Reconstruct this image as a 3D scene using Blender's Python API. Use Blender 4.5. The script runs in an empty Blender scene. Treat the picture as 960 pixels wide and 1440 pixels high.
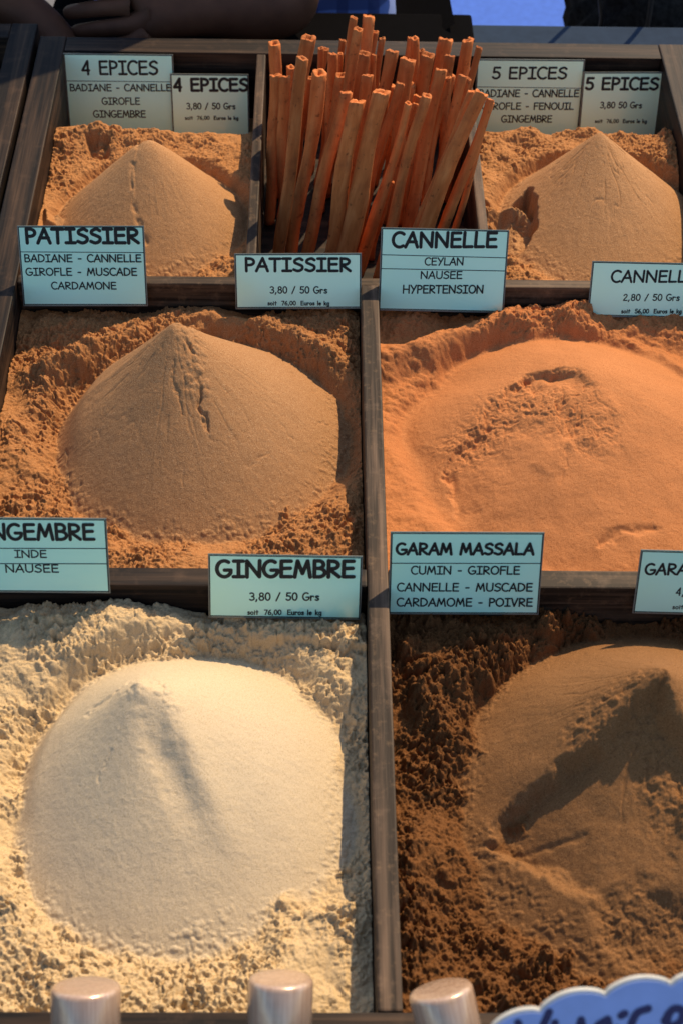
import bpy, bmesh, math, random
import numpy as np
from mathutils import Vector, Matrix
R = math.radians
random.seed(7)
SC = bpy.context.scene
COL = SC.collection

# ------------------------------------------------------------------ camera
F_PX = 2200.0                       # focal length in pixels of a 960 x 1440 picture
CAM_P = (0.8376, 0.0264, 0.0273)    # pitch down, yaw, roll
CAM_O = np.array([-0.0466, -1.3921, 0.8590])
def cam_axes():
    p, yw, rl = CAM_P
    fw = np.array([math.sin(yw)*math.cos(p), math.cos(yw)*math.cos(p), -math.sin(p)])
    r = np.cross(fw, [0, 0, 1.]); r /= np.linalg.norm(r); u = np.cross(r, fw)
    return fw, math.cos(rl)*r+math.sin(rl)*u, -math.sin(rl)*r+math.cos(rl)*u
FW, RT, UP = cam_axes()
cd = bpy.data.cameras.new('camera'); co = bpy.data.objects.new('camera', cd); COL.objects.link(co)
co.matrix_world = Matrix(((RT[0], UP[0], -FW[0], CAM_O[0]), (RT[1], UP[1], -FW[1], CAM_O[1]),
                          (RT[2], UP[2], -FW[2], CAM_O[2]), (0, 0, 0, 1)))
cd.sensor_fit = 'VERTICAL'; cd.sensor_height = 22.2; cd.sensor_width = 22.2
cd.lens = F_PX/1440*22.2
cd.clip_start = 0.02; cd.clip_end = 500
cd.dof.use_dof = True; cd.dof.focus_distance = 1.25; cd.dof.aperture_fstop = 7.1
SC.camera = co

# ------------------------------------------------------------------ sky, sun, exposure
SUN_AZ, SUN_EL = 60.0, 46.0         # azimuth counted from +x towards +y (behind the tray, to the right)
w = bpy.data.worlds.new('World'); SC.world = w; w.use_nodes = True
nt = w.node_tree; nt.nodes.clear()
sky = nt.nodes.new('ShaderNodeTexSky'); sky.sky_type = 'NISHITA'; sky.sun_disc = False
sky.sun_elevation = R(SUN_EL); sky.sun_rotation = R(90-SUN_AZ)
bg = nt.nodes.new('ShaderNodeBackground'); bg.inputs[1].default_value = 0.122
wo = nt.nodes.new('ShaderNodeOutputWorld')
nt.links.new(sky.outputs[0], bg.inputs[0]); nt.links.new(bg.outputs[0], wo.inputs[0])
sl = bpy.data.lights.new('sun', 'SUN'); so = bpy.data.objects.new('sun', sl); COL.objects.link(so)
sl.energy = 4.0; sl.angle = R(0.6); sl.color = (1.0, 0.74, 0.46)
sd = Vector((math.cos(R(SUN_EL))*math.cos(R(SUN_AZ)), math.cos(R(SUN_EL))*math.sin(R(SUN_AZ)), math.sin(R(SUN_EL))))
so.rotation_euler = sd.to_track_quat('Z', 'Y').to_euler(); so.location = sd*5
SC.view_settings.view_transform = 'Standard'; SC.view_settings.look = 'None'
SC.view_settings.exposure = 0.46; SC.view_settings.gamma = 1.0

# ------------------------------------------------------------------ measuring helpers
def ray(px):
    d = FW*F_PX + RT*(px[0]-480) - UP*(px[1]-720)
    return d/np.linalg.norm(d)
def on_z(px, z=0.0):
    d = ray(px); return CAM_O + d*((z-CAM_O[2])/d[2])
def on_y(px, y):
    d = ray(px); return CAM_O + d*((y-CAM_O[1])/d[1])
def on_plane(px, P, N):
    d = ray(px); return CAM_O + d*(np.dot(P-CAM_O, N)/np.dot(d, N))
def depth_of(P): return float(np.dot(np.asarray(P)-CAM_O, FW))

# ------------------------------------------------------------------ object helpers
def tag(o, label=None, cat=None, group=None, kind=None):
    if label: o['label'] = label
    if cat: o['category'] = cat
    if group: o['group'] = group
    if kind: o['kind'] = kind
    return o
def empty(name, loc=(0, 0, 0)):
    o = bpy.data.objects.new(name, None); COL.objects.link(o); o.location = loc; o.empty_display_size = 0.02
    return o
def link(name, me, mat=None, parent=None, smooth=False):
    if mat: me.materials.append(mat)
    if smooth: me.polygons.foreach_set('use_smooth', [True]*len(me.polygons))
    o = bpy.data.objects.new(name, me); COL.objects.link(o)
    if parent: o.parent = parent
    return o
def from_bm(name, bm, mat, parent=None, smooth=False):
    me = bpy.data.meshes.new(name); bm.normal_update(); bm.to_mesh(me); bm.free()
    return link(name, me, mat, parent, smooth)
def box_bm(x0, x1, y0, y1, z0, z1, bev=0.0012, bm=None):
    bm2 = bmesh.new()
    bmesh.ops.create_cube(bm2, size=1)
    bmesh.ops.scale(bm2, vec=(x1-x0, y1-y0, z1-z0), verts=bm2.verts)
    bmesh.ops.translate(bm2, vec=((x0+x1)/2, (y0+y1)/2, (z0+z1)/2), verts=bm2.verts)
    if bev: bmesh.ops.bevel(bm2, geom=bm2.edges[:], offset=bev, segments=2, affect='EDGES', profile=0.6)
    return bm2
def lathe_bm(prof, n=48):
    bm = bmesh.new(); rings = []
    for r, z in prof:
        rings.append([bm.verts.new((r*math.cos(2*math.pi*i/n), r*math.sin(2*math.pi*i/n), z)) for i in range(n)])
    for a, b in zip(rings, rings[1:]):
        for i in range(n): bm.faces.new((a[i], a[(i+1) % n], b[(i+1) % n], b[i]))
    bm.faces.new(rings[-1]); bm.faces.new(rings[0][::-1])
    return bm
def tube(name, pts, rad, mat, parent=None, n=10):
    pts = [Vector(p) for p in pts]; bm = bmesh.new(); rings = []
    for i, p in enumerate(pts):
        t = (pts[min(i+1, len(pts)-1)]-pts[max(i-1, 0)]).normalized()
        a = t.orthogonal().normalized() if i == 0 else (a - t*a.dot(t)).normalized()
        b = t.cross(a); rr = rad[i] if isinstance(rad, (list, tuple)) else rad
        rings.append([bm.verts.new(p+(a*math.cos(2*math.pi*k/n)+b*math.sin(2*math.pi*k/n))*rr) for k in range(n)])
    for A, B in zip(rings, rings[1:]):
        for k in range(n): bm.faces.new((A[k], A[(k+1) % n], B[(k+1) % n], B[k]))
    bm.faces.new(rings[0][::-1]); bm.faces.new(rings[-1])
    return from_bm(name, bm, mat, parent, True)
def catmull(P, n=10):
    P = [np.array(p, float) for p in P]
    if len(P) < 3: return [P[0]+(P[-1]-P[0])*i/n for i in range(n+1)]
    Q = [2*P[0]-P[1]]+P+[2*P[-1]-P[-2]]; out = []
    for i in range(1, len(Q)-2):
        a, b, c, d = Q[i-1:i+3]
        for k in range(n):
            t = k/n
            out.append(.5*(2*b+(c-a)*t+(2*a-5*b+4*c-d)*t*t+(3*b-a-3*c+d)*t**3))
    out.append(P[-1]); return out

# ------------------------------------------------------------------ numpy noise
_rng = np.random.RandomState(3)
_T = _rng.rand(8, 256, 256)
def vnoise(X, Y, scale, seed=0):
    x = X/scale+seed*17.31; y = Y/scale+seed*9.77
    xi = np.floor(x).astype(int); yi = np.floor(y).astype(int); fx = x-xi; fy = y-yi
    fx = fx*fx*fx*(fx*(fx*6-15)+10); fy = fy*fy*fy*(fy*(fy*6-15)+10)
    T = _T[seed % 8]; a = T[xi % 256, yi % 256]; b = T[(xi+1) % 256, yi % 256]
    c = T[xi % 256, (yi+1) % 256]; d = T[(xi+1) % 256, (yi+1) % 256]
    return (a*(1-fx)+b*fx)*(1-fy)+(c*(1-fx)+d*fx)*fy*1.0 - 0.5
def fbm(X, Y, scale, octv=4, seed=0, gain=.5):
    s = 0; a = 1
    for k in range(octv):
        s = s+a*vnoise(X, Y, scale/2**k, seed+k); a *= gain
    return s
def crumbs(X, Y, cell, seed=0, dens=.75):
    """Rounded lumps of many sizes lying in a jittered grid (height in units of cell)."""
    x = X/cell+seed*3.7; y = Y/cell+seed*5.1
    xi = np.floor(x).astype(int); yi = np.floor(y).astype(int); out = np.zeros_like(X)
    T = _T
    for i in (-1, 0, 1):
        for j in (-1, 0, 1):
            a = (xi+i) % 256; b = (yi+j) % 256
            px = xi+i+T[seed % 8, a, b]; py = yi+j+T[(seed+1) % 8, a, b]
            r = .30+.60*T[(seed+2) % 8, a, b]**1.6; on = T[(seed+3) % 8, a, b] < dens
            asp = .7+.6*T[(seed+4) % 8, a, b]
            d2 = ((x-px)*asp)**2+((y-py)/asp)**2
            out = np.maximum(out, np.where(on, np.sqrt(np.maximum(0, r*r-d2)), 0))
    return out
def sstep(a, b, x):
    t = np.clip((x-a)/(b-a), 0, 1); return t*t*(3-2*t)
def smax(a, b, k):
    h = np.clip(.5+.5*(a-b)/k, 0, 1); return b*(1-h)+a*h+k*h*(1-h)
def sd_poly(X, Y, P):
    """signed distance to a closed polygon, negative inside"""
    P = np.array(P); d = np.full(X.shape, 1e9); ins = np.zeros(X.shape, bool)
    for i in range(len(P)):
        a = P[i]; b = P[(i+1) % len(P)]; e = b-a
        t = np.clip(((X-a[0])*e[0]+(Y-a[1])*e[1])/(e@e), 0, 1)
        d = np.minimum(d, np.hypot(X-a[0]-t*e[0], Y-a[1]-t*e[1]))
        c = ((a[1] > Y) != (b[1] > Y)) & (X < (b[0]-a[0])*(Y-a[1])/(b[1]-a[1]+1e-12)+a[0])
        ins ^= c
    return np.where(ins, -d, d)
def d_line(X, Y, P):
    P = np.array(P); d = np.full(X.shape, 1e9)
    for a, b in zip(P, P[1:]):
        e = b-a; t = np.clip(((X-a[0])*e[0]+(Y-a[1])*e[1])/(e@e), 0, 1)
        d = np.minimum(d, np.hypot(X-a[0]-t*e[0], Y-a[1]-t*e[1]))
    return d
def pxs(L, z): return [on_z(p, z)[:2] for p in L]

# ------------------------------------------------------------------ materials
def new_mat(name):
    m = bpy.data.materials.new(name); m.use_nodes = True; n = m.node_tree
    b = n.nodes['Principled BSDF']; return m, n, b
def N(n, t, **k):
    o = n.nodes.new(t)
    for a, v in k.items():
        if a in o.inputs: o.inputs[a].default_value = v
        else: setattr(o, a, v)
    return o
def ramp(n, fac, stops):
    r = n.nodes.new('ShaderNodeValToRGB'); e = r.color_ramp.elements
    while len(e) < len(stops): e.new(.5)
    for q, (p, c) in zip(e, stops): q.position = p; q.color = (*c, 1)
    n.links.new(fac, r.inputs[0]); return r.outputs[0]
def objco(n, scale=(1, 1, 1)):
    t = n.nodes.new('ShaderNodeTexCoord'); m = n.nodes.new('ShaderNodeMapping'); m.inputs['Scale'].default_value = scale
    n.links.new(t.outputs['Object'], m.inputs[0]); return m.outputs[0]
def noise(n, co, scale, detail=4, rough=.55):
    o = N(n, 'ShaderNodeTexNoise', Scale=scale, Detail=detail, Roughness=rough); n.links.new(co, o.inputs['Vector']); return o.outputs['Fac']
def mixc(n, f, a, b, mode='MIX'):
    o = n.nodes.new('ShaderNodeMix'); o.data_type = 'RGBA'; o.blend_type = mode
    for s, v in ((0, f), (6, a), (7, b)):
        if isinstance(v, (int, float)): o.inputs[s].default_value = v
        elif isinstance(v, tuple): o.inputs[s].default_value = (*v, 1)
        else: n.links.new(v, o.inputs[s])
    return o.outputs[2]
def bump(n, b, h, strength, dist):
    o = N(n, 'ShaderNodeBump', Strength=strength, Distance=dist); n.links.new(h, o.inputs['Height']); n.links.new(o.outputs[0], b.inputs['Normal'])

def powder_mat(name, col, dark, light, speck=.5, var=.35, old=(1, 1, 1)):
    m, n, b = new_mat(name); co = objco(n)
    big = noise(n, co, 22, 3); fine = noise(n, co, 1300, 2, .7); mid = noise(n, co, 260, 3, .6)
    c1 = ramp(n, big, [(.3, tuple(c*(1-.12*var) for c in col)), (.7, tuple(min(1, c*(1+.12*var)) for c in col))])
    c2 = mixc(n, ramp(n, fine, [(.36, (1, 1, 1)), (.47, (0, 0, 0))]), c1, dark)
    c3 = mixc(n, ramp(n, fine, [(.60, (0, 0, 0)), (.72, (speck,)*3)]), c2, light)
    at = N(n, 'ShaderNodeAttribute', attribute_name='sifted')
    mv = n.nodes.new('ShaderNodeMath'); mv.operation = 'ADD'; n.links.new(at.outputs['Fac'], mv.inputs[0])
    mm = noise(n, co, 110, 4, .6); mr = N(n, 'ShaderNodeMapRange'); mr.inputs[3].default_value = -.25; mr.inputs[4].default_value = .25; n.links.new(mm, mr.inputs[0]); n.links.new(mr.outputs[0], mv.inputs[1]); mv.use_clamp = True
    oldc = mixc(n, 1.0, c3, old, 'MULTIPLY'); c3 = mixc(n, mv.outputs[0], oldc, c3)
    n.links.new(c3, b.inputs['Base Color']); b.inputs['Roughness'].default_value = .95
    b.inputs['Specular IOR Level'].default_value = .15
    ad = N(n, 'ShaderNodeMath', operation='ADD'); n.links.new(fine, ad.inputs[0]); n.links.new(mid, ad.inputs[1])
    bump(n, b, ad.outputs[0], .55, .0008)
    return m
M = {}
M['patissier'] = powder_mat('patissier_powder', (.375, .205, .094), (.25, .115, .045), (.66, .46, .27), .8, .35, (1, .86, .71))
M['quatre'] = powder_mat('four_spice_powder', (.43, .235, .106), (.30, .145, .058), (.68, .47, .27), .8, .35, (1, .88, .74))
M['cinq'] = powder_mat('five_spice_powder', (.42, .225, .100), (.29, .14, .055), (.67, .46, .26), .8, .35, (1, .88, .74))
M['cannelle'] = powder_mat('cinnamon_powder', (.49, .205, .078), (.36, .13, .042), (.66, .37, .17), .5, .35, (.95, .90, .85))
M['gingembre'] = powder_mat('ginger_powder', (.58, .48, .325), (.46, .355, .21), (.78, .68, .48), .4, .2, (.97, .89, .75))
M['garam'] = powder_mat('garam_powder', (.24, .120, .047), (.13, .062, .023), (.40, .25, .13), .7, .35, (.66, .57, .48))

def wood_mat(name, along, base=(.007, .006, .006), worn=(.070, .043, .027), amount=.5):
    m, n, b = new_mat(name)
    s = {'x': (6, 190, 190), 'y': (190, 6, 190)}[along]; s2 = {'x': (3, 60, 60), 'y': (60, 3, 60)}[along]
    g = noise(n, objco(n, s), 1, 5, .6); g2 = noise(n, objco(n, s2), 1, 4, .6); d = noise(n, objco(n), 60, 5, .65)
    mu = N(n, 'ShaderNodeMath', operation='MULTIPLY'); n.links.new(g, mu.inputs[0]); n.links.new(g2, mu.inputs[1])
    c = ramp(n, mu.outputs[0], [(.20, base), (.27+.06*(1-amount), tuple(.6*a+.4*q for a, q in zip(base, worn))), (.40, worn)])
    c = mixc(n, ramp(n, d, [(.55, (0, 0, 0)), (.80, (.55,)*3)]), c, tuple(1.3*q for q in worn))
    if amount > .8:
        du = noise(n, objco(n), 130, 6, .7); c = mixc(n, ramp(n, du, [(.55, (0, 0, 0)), (.75, (.35,)*3)]), c, (.30, .19, .10))
    n.links.new(c, b.inputs['Base Color'])
    b.inputs['Roughness'].default_value = .55; b.inputs['Specular IOR Level'].default_value = .16
    bump(n, b, g, .35, .0012); return m
M['wood_x'] = wood_mat('stained_wood_across', 'x'); M['wood_y'] = wood_mat('stained_wood_along', 'y')
M['wood_worn_x'] = wood_mat('worn_wood_across', 'x', (.022, .016, .011), (.15, .10, .062), .9)
M['wood_worn_y'] = wood_mat('worn_wood_along', 'y', (.024, .017, .012), (.15, .10, .066), .9)

def plain(name, col, rough=.6, spec=.5, metal=0, var=.1, scale=80):
    m, n, b = new_mat(name); f = noise(n, objco(n), scale, 4)
    n.links.new(ramp(n, f, [(.3, tuple(c*(1-var) for c in col)), (.7, tuple(min(1, c*(1+var)) for c in col))]), b.inputs['Base Color'])
    b.inputs['Roughness'].default_value = rough; b.inputs['Specular IOR Level'].default_value = spec; b.inputs['Metallic'].default_value = metal
    return m, n, b
def card_mat(name, col, wrinkle=.1, stain=.5):
    m, n, b = new_mat(name); co = objco(n)
    f = noise(n, co, 22, 5, .6); s = noise(n, co, 9, 3)
    c = mixc(n, ramp(n, s, [(.50, (0, 0, 0)), (.75, (stain,)*3)]), col, tuple(a*q for a, q in zip(col, (1.05, .98, .74))))
    n.links.new(c, b.inputs['Base Color']); b.inputs['Roughness'].default_value = .5
    b.inputs['Coat Weight'].default_value = 1; b.inputs['Coat Roughness'].default_value = .12; b.inputs['Coat IOR'].default_value = 1.55
    h = noise(n, co, 230, 4, .6); mu = N(n, 'ShaderNodeMath', operation='ADD'); n.links.new(h, mu.inputs[0]); n.links.new(f, mu.inputs[1])
    o = N(n, 'ShaderNodeBump', Strength=wrinkle, Distance=.002); n.links.new(mu.outputs[0], o.inputs['Height'])
    n.links.new(o.outputs[0], b.inputs['Coat Normal']); return m
M['card'] = card_mat('laminated_mint_card', (.52, .98, .78))
M['card_pale'] = card_mat('laminated_pale_green_card', (.60, 1.0, .76))
M['card_wrinkled'] = card_mat('wrinkled_laminated_card', (.52, .98, .78), .9)
M['ink'] = plain('black_ink', (.012, .016, .016), .55, .3)[0]
M['film'] = plain('grey_laminate_edge', (.16, .18, .16), .25, .5)[0]

def cinnamon_mat():
    m, n, b = new_mat('cinnamon_bark')
    oi = n.nodes.new('ShaderNodeObjectInfo')
    t = n.nodes.new('ShaderNodeTexCoord'); mp = n.nodes.new('ShaderNodeMapping'); mp.inputs['Scale'].default_value = (150, 150, 24)
    ad = N(n, 'ShaderNodeVectorMath', operation='ADD'); n.links.new(t.outputs['Object'], ad.inputs[0])
    sc = N(n, 'ShaderNodeVectorMath', operation='SCALE'); sc.inputs['Scale'].default_value = 7.0
    cb = N(n, 'ShaderNodeCombineXYZ'); n.links.new(oi.outputs['Random'], cb.inputs[0]); n.links.new(oi.outputs['Random'], cb.inputs[2])
    n.links.new(cb.outputs[0], sc.inputs[0]); n.links.new(sc.outputs[0], ad.inputs[1]); n.links.new(ad.outputs[0], mp.inputs[0])
    g = noise(n, mp.outputs[0], 1, 5, .6)
    d = noise(n, ad.outputs[0], 45, 5, .65)
    c = ramp(n, g, [(.25, (.33, .092, .024)), (.5, (.50, .155, .042)), (.8, (.66, .26, .085))])
    c = mixc(n, ramp(n, d, [(.52, (0, 0, 0)), (.75, (.55,)*3)]), c, (.21, .062, .024))
    hs = N(n, 'ShaderNodeHueSaturation'); n.links.new(c, hs.inputs['Color'])
    mr = N(n, 'ShaderNodeMapRange'); mr.inputs[3].default_value = .70; mr.inputs[4].default_value = 1.30
    n.links.new(oi.outputs['Random'], mr.inputs[0]); n.links.new(mr.outputs[0], hs.inputs['Value'])
    sp = noise(n, ad.outputs[0], 160, 3, .6)
    c9 = mixc(n, ramp(n, sp, [(.62, (0, 0, 0)), (.72, (.7,)*3)]), hs.outputs[0], (.09, .03, .012))
    n.links.new(c9, b.inputs['Base Color']); b.inputs['Roughness'].default_value = .7; b.inputs['Specular IOR Level'].default_value = .15
    bump(n, b, g, .30, .0007); return m
M['cinnamon'] = cinnamon_mat()
M['table'] = plain('slate_cloth', (.022, .040, .072), .9, .1)[0]
M['black'] = plain('black_fabric', (.003, .003, .0035), 1.0, .03)[0]
M['skin'] = plain('brown_skin', (.105, .046, .025), .6, .2, var=.18, scale=40)[0]
M['skylit_pavement'] = plain('shade_blue_ground', (.06, .155, .58), .8, .15)[0]  # blue of sky-lit shade on the pavement, put into the base colour
M['ground'] = plain('grey_pavement', (.16, .17, .18), .9, .2, scale=20)[0]
M['sack'] = plain('dark_sackcloth', (.022, .02, .018), .95, .1, var=.5, scale=160)[0]
M['cable'] = plain('black_cable', (.01, .012, .016), .5)[0]
M['hair'] = plain('black_hair', (.01, .008, .007), .7)[0]
def plaid():
    m, n, b = new_mat('blue_plaid_cotton'); co = objco(n)
    def band(ax, s, th):
        wv = N(n, 'ShaderNodeTexWave', Scale=s, Distortion=.6); wv.wave_type = 'BANDS'; wv.bands_direction = ax
        n.links.new(co, wv.inputs['Vector']); return ramp(n, wv.outputs['Fac'], [(th, (0, 0, 0)), (th+.15, (.75,)*3)])
    c = mixc(n, band('X', 9, .62), (.16, .26, .62), (.03, .05, .17)); c = mixc(n, band('Z', 9, .62), c, (.03, .05, .17))
    n.links.new(c, b.inputs['Base Color']); b.inputs['Roughness'].default_value = .85; return m
M['plaid'] = plaid()

# ------------------------------------------------------------------ setting
Y1, Y2, Y3 = -.3526, -.6802, -1.0045          # row boundaries, front inner edge (tray top is z = 0, back inner edge y = 0)
FLOOR = -.080; TABLE_Z = -.092; GROUND_Z = -.90
XL, XR = -.30, .30; XM = -.0007; XA, XB = -.1025, .1012
def sheet(name, x0, x1, y0, y1, z, mat, n=2):
    bm = bmesh.new(); bmesh.ops.create_grid(bm, x_segments=n, y_segments=n, size=.5)
    bmesh.ops.scale(bm, vec=(x1-x0, y1-y0, 1), verts=bm.verts); bmesh.ops.translate(bm, vec=((x0+x1)/2, (y0+y1)/2, z), verts=bm.verts)
    return from_bm(name, bm, mat)
tag(sheet('ground', -60, 60, -60, 60, GROUND_Z, M['ground']), kind='structure')

# the market table under everything
tb = empty('market_table', (0, -.5, GROUND_Z)); tag(tb, 'market table under a slate blue cloth carrying the spice trays', 'table')
o = from_bm('table_cloth', box_bm(-1.5, 1.5, -1.35, .215, TABLE_Z-.03, TABLE_Z, .004), M['table'], tb); o.matrix_parent_inverse = Matrix.Translation((0, .5, -GROUND_Z))
for x in (-1.4, 1.4):
    for y in (-1.25, .15):
        o = from_bm('leg', box_bm(x-.03, x+.03, y-.03, y+.03, GROUND_Z, TABLE_Z-.032, .003), M['wood_x'], tb); o.matrix_parent_inverse = Matrix.Translation((0, .5, -GROUND_Z))

# ------------------------------------------------------------------ wooden display tray
def kid(name, bm, mat, par, lab=None):
    o = from_bm(name, bm, mat, par); o.matrix_parent_inverse = Matrix.Translation(-Vector(par.location))
    if lab: o['label'] = lab
    return o
tray = empty('spice_tray', (0, -.5, TABLE_Z))
tag(tray, 'large dark stained wooden tray divided into compartments full of spices', 'tray')
RW = .0263
kid('side_rail', box_bm(XL-RW, XL, Y3-RW, RW-.0003, TABLE_Z+.001, 0), M['wood_y'], tray)
kid('side_rail', box_bm(XR, XR+RW, Y3-RW, RW-.0003, TABLE_Z+.001, 0), M['wood_y'], tray)
kid('back_rail', box_bm(XL+.0004, XR-.0004, 0, RW, TABLE_Z+.001, -.0006), M['wood_x'], tray)
kid('front_rail', box_bm(XL+.0004, XR-.0004, Y3-RW, Y3, TABLE_Z+.001, -.0006), M['wood_x'], tray)
kid('floor_board', box_bm(XL+.001, XR-.001, Y3+.001, -.001, TABLE_Z+.002, FLOOR, 0), M['wood_x'], tray)
def divx(x0, x1, yc, t, zt, mat): kid('divider', box_bm(x0, x1, yc-t/2, yc+t/2, FLOOR+.001, zt, .0014), M[mat], tray)
def divy(xc, y0, y1, t, zt, mat): kid('divider', box_bm(xc-t/2, xc+t/2, y0, y1, FLOOR+.001, zt, .0014), M[mat], tray)
divx(XL+.0004, XR-.0004, Y1, .0105, -.0015, 'wood_worn_x')
divx(XL+.0004, XM-.0076, Y2, .0165, -.0015, 'wood_x'); divx(XM+.0076, XR-.0004, Y2, .0165, -.0015, 'wood_worn_x')
divy(XM, Y3+.0004, Y1-.0057, .0148, .0, 'wood_worn_y')
divy(XA, Y1+.0057, -.0004, .0090, -.001, 'wood_worn_y'); divy(XB, Y1+.0057, -.0004, .0090, -.001, 'wood_worn_y')

# neighbouring tray on the left, set a little further back
nb = empty('spice_tray', (-.62, -.48, TABLE_Z)); tag(nb, 'second dark wooden tray at the left edge, only its corner showing', 'tray')
NX = XL-RW-.0045; NB = .0185
kid('side_rail', box_bm(NX-RW, NX, -.98, NB+RW-.0003, TABLE_Z+.001, .003), M['wood_y'], nb)
kid('side_rail', box_bm(NX-.60-RW, NX-.60, -.98, NB+RW-.0003, TABLE_Z+.001, .003), M['wood_y'], nb)
kid('back_rail', box_bm(NX-.60+.0004, NX-RW-.0004, NB, NB+RW, TABLE_Z+.001, .0024), M['wood_x'], nb)
kid('front_rail', box_bm(NX-.60+.0004, NX-RW-.0004, -.98, -.98+RW, TABLE_Z+.001, .0024), M['wood_x'], nb)
kid('floor_board', box_bm(NX-.599, NX-RW-.001, -.98+RW+.001, NB-.001, TABLE_Z+.002, FLOOR, 0), M['wood_x'], nb)

# ------------------------------------------------------------------ powder heaps
STEP = .00065; SIFT = [None]
def heap(name, label, x0, x1, y0, y1, hf, mat):
    nx = int((x1-x0)/STEP)+1; ny = int((y1-y0)/STEP)+1
    xs = np.linspace(x0, x1, nx); ys = np.linspace(y0, y1, ny); X, Y = np.meshgrid(xs, ys)
    Z = np.maximum(hf(X, Y), FLOOR+.004)
    Z[0, :] = Z[-1, :] = FLOOR+.001; Z[:, 0] = Z[:, -1] = FLOOR+.001
    X = X.copy(); Y = Y.copy(); X[:, 0] = X[:, 1]; X[:, -1] = X[:, -2]; Y[0] = Y[1]; Y[-1] = Y[-2]
    V = np.stack([X, Y, Z], -1).reshape(-1, 3).astype(np.float32)
    i = np.arange((ny-1)*(nx-1)); r = i//(nx-1); c = i % (nx-1); a = r*nx+c
    Fc = np.stack([a, a+1, a+nx+1, a+nx], -1).astype(np.int32)
    me = bpy.data.meshes.new(name); me.vertices.add(len(V)); me.vertices.foreach_set('co', V.ravel())
    me.loops.add(Fc.size); me.loops.foreach_set('vertex_index', Fc.ravel())
    me.polygons.add(len(Fc)); me.polygons.foreach_set('loop_start', np.arange(0, Fc.size, 4, dtype=np.int32))
    me.update(calc_edges=True)
    if SIFT[0] is not None: me.attributes.new('sifted', 'FLOAT', 'POINT').data.foreach_set('value', SIFT[0].ravel().astype(np.float32))
    return tag(link(name, me, mat, None, True), label, 'spice heap', 'heaps of ground spice in the tray')
def cone(X, Y, c, Rb, apex, zf, zp, p=1.05, tip=.06, wob=.05, seed=1):
    ax, ay = apex; dx = X-ax; dy = Y-ay; rho = np.hypot(dx, dy)+1e-6; ux = dx/rho; uy = dy/rho
    th = np.arctan2(dy, dx); RR = Rb*(1+wob*fbm(np.cos(th)*.5+5, np.sin(th)*.5+5, .45, 2, seed))
    ox = ax-c[0]; oy = ay-c[1]; b = ux*ox+uy*oy
    t = -b+np.sqrt(np.maximum(1e-8, b*b-(ox*ox+oy*oy-RR*RR))); s = rho/t
    f = (np.sqrt(s*s+tip*tip)-tip)**p/((math.sqrt(1+tip*tip)-tip)**p)
    return zp-(zp-zf)*f, s, th
def rough_base(X, Y, lvl, amp, seed, c1=.011, c2=.0055, c3=.0026, k=1.0, dens=.6):
    c1 *= .9; c2 *= .78; c3 *= .85
    b = lvl+amp*fbm(X, Y, .06, 4, seed, .55); k = k*(.40+.85*sstep(-.35, .30, fbm(X, Y, .045, 3, seed+7)))
    m = sstep(-.05, .35, fbm(X, Y, .03, 3, seed+3)); m2 = sstep(-.35, .15, fbm(X, Y, .022, 3, seed+6))
    wx = X+.0028*fbm(X, Y, .005, 3, seed); wy = Y+.0028*fbm(X, Y, .005, 3, seed+5)
    cl = (.60*c1*crumbs(wx, wy, c1, seed+1, .40)*m+.60*c2*crumbs(wx, wy, c2, seed+2, dens)*(.25+.75*m2)+.55*c3*crumbs(wx, wy, c3, seed+5, .7))*k
    rg = np.abs(fbm(wx, wy, .0075, 4, seed+4, .62)); rg2 = np.abs(fbm(wy, wx, .0034, 3, seed+2, .6))
    return b+cl+.0050*k*(.35-rg)*(.4+.6*m2)+.0035*k*(.3-rg2)
def grain(X, Y, a, seed): return .35*a*fbm(X, Y, .0019, 1, seed)+.5*a*fbm(X, Y, .012, 3, seed+1)
def wall(X, Y, x0, x1, y0, y1):
    return np.minimum(np.minimum(X-x0, x1-X), np.minimum(Y-y0, y1-Y))
def compose(X, Y, base, c, s, k=.004, crack=0, th=None, seed=0, creep=1.0, comb=1.0):
    base = base-.016*(1-sstep(.97, 1.24, s))
    g = grain(X, Y, .0007, seed); SIFT[0] = sstep(-.004, .004, c-base)
    if crack:
        st = np.abs(fbm(th*.5+3, s*.25, .11, 3, seed+2)); g = g-crack*np.exp(-(st/.035)**2)*sstep(.02, .12, s)*(1-sstep(.35, .75, s))
    g = g-.0006*comb*np.abs(fbm(th*.9+7, s*.35, .10, 4, seed+1))*sstep(.1, .5, s)
    wob = fbm(X, Y, .02, 3, seed+3)
    g = g+creep*.0015*crumbs(X+.002*fbm(X, Y, .004, 2, 1), Y, .0027, seed+2, .55)*sstep(.86, 1.02, s+.10*wob)
    return smax(c+g, base, k)

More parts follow.
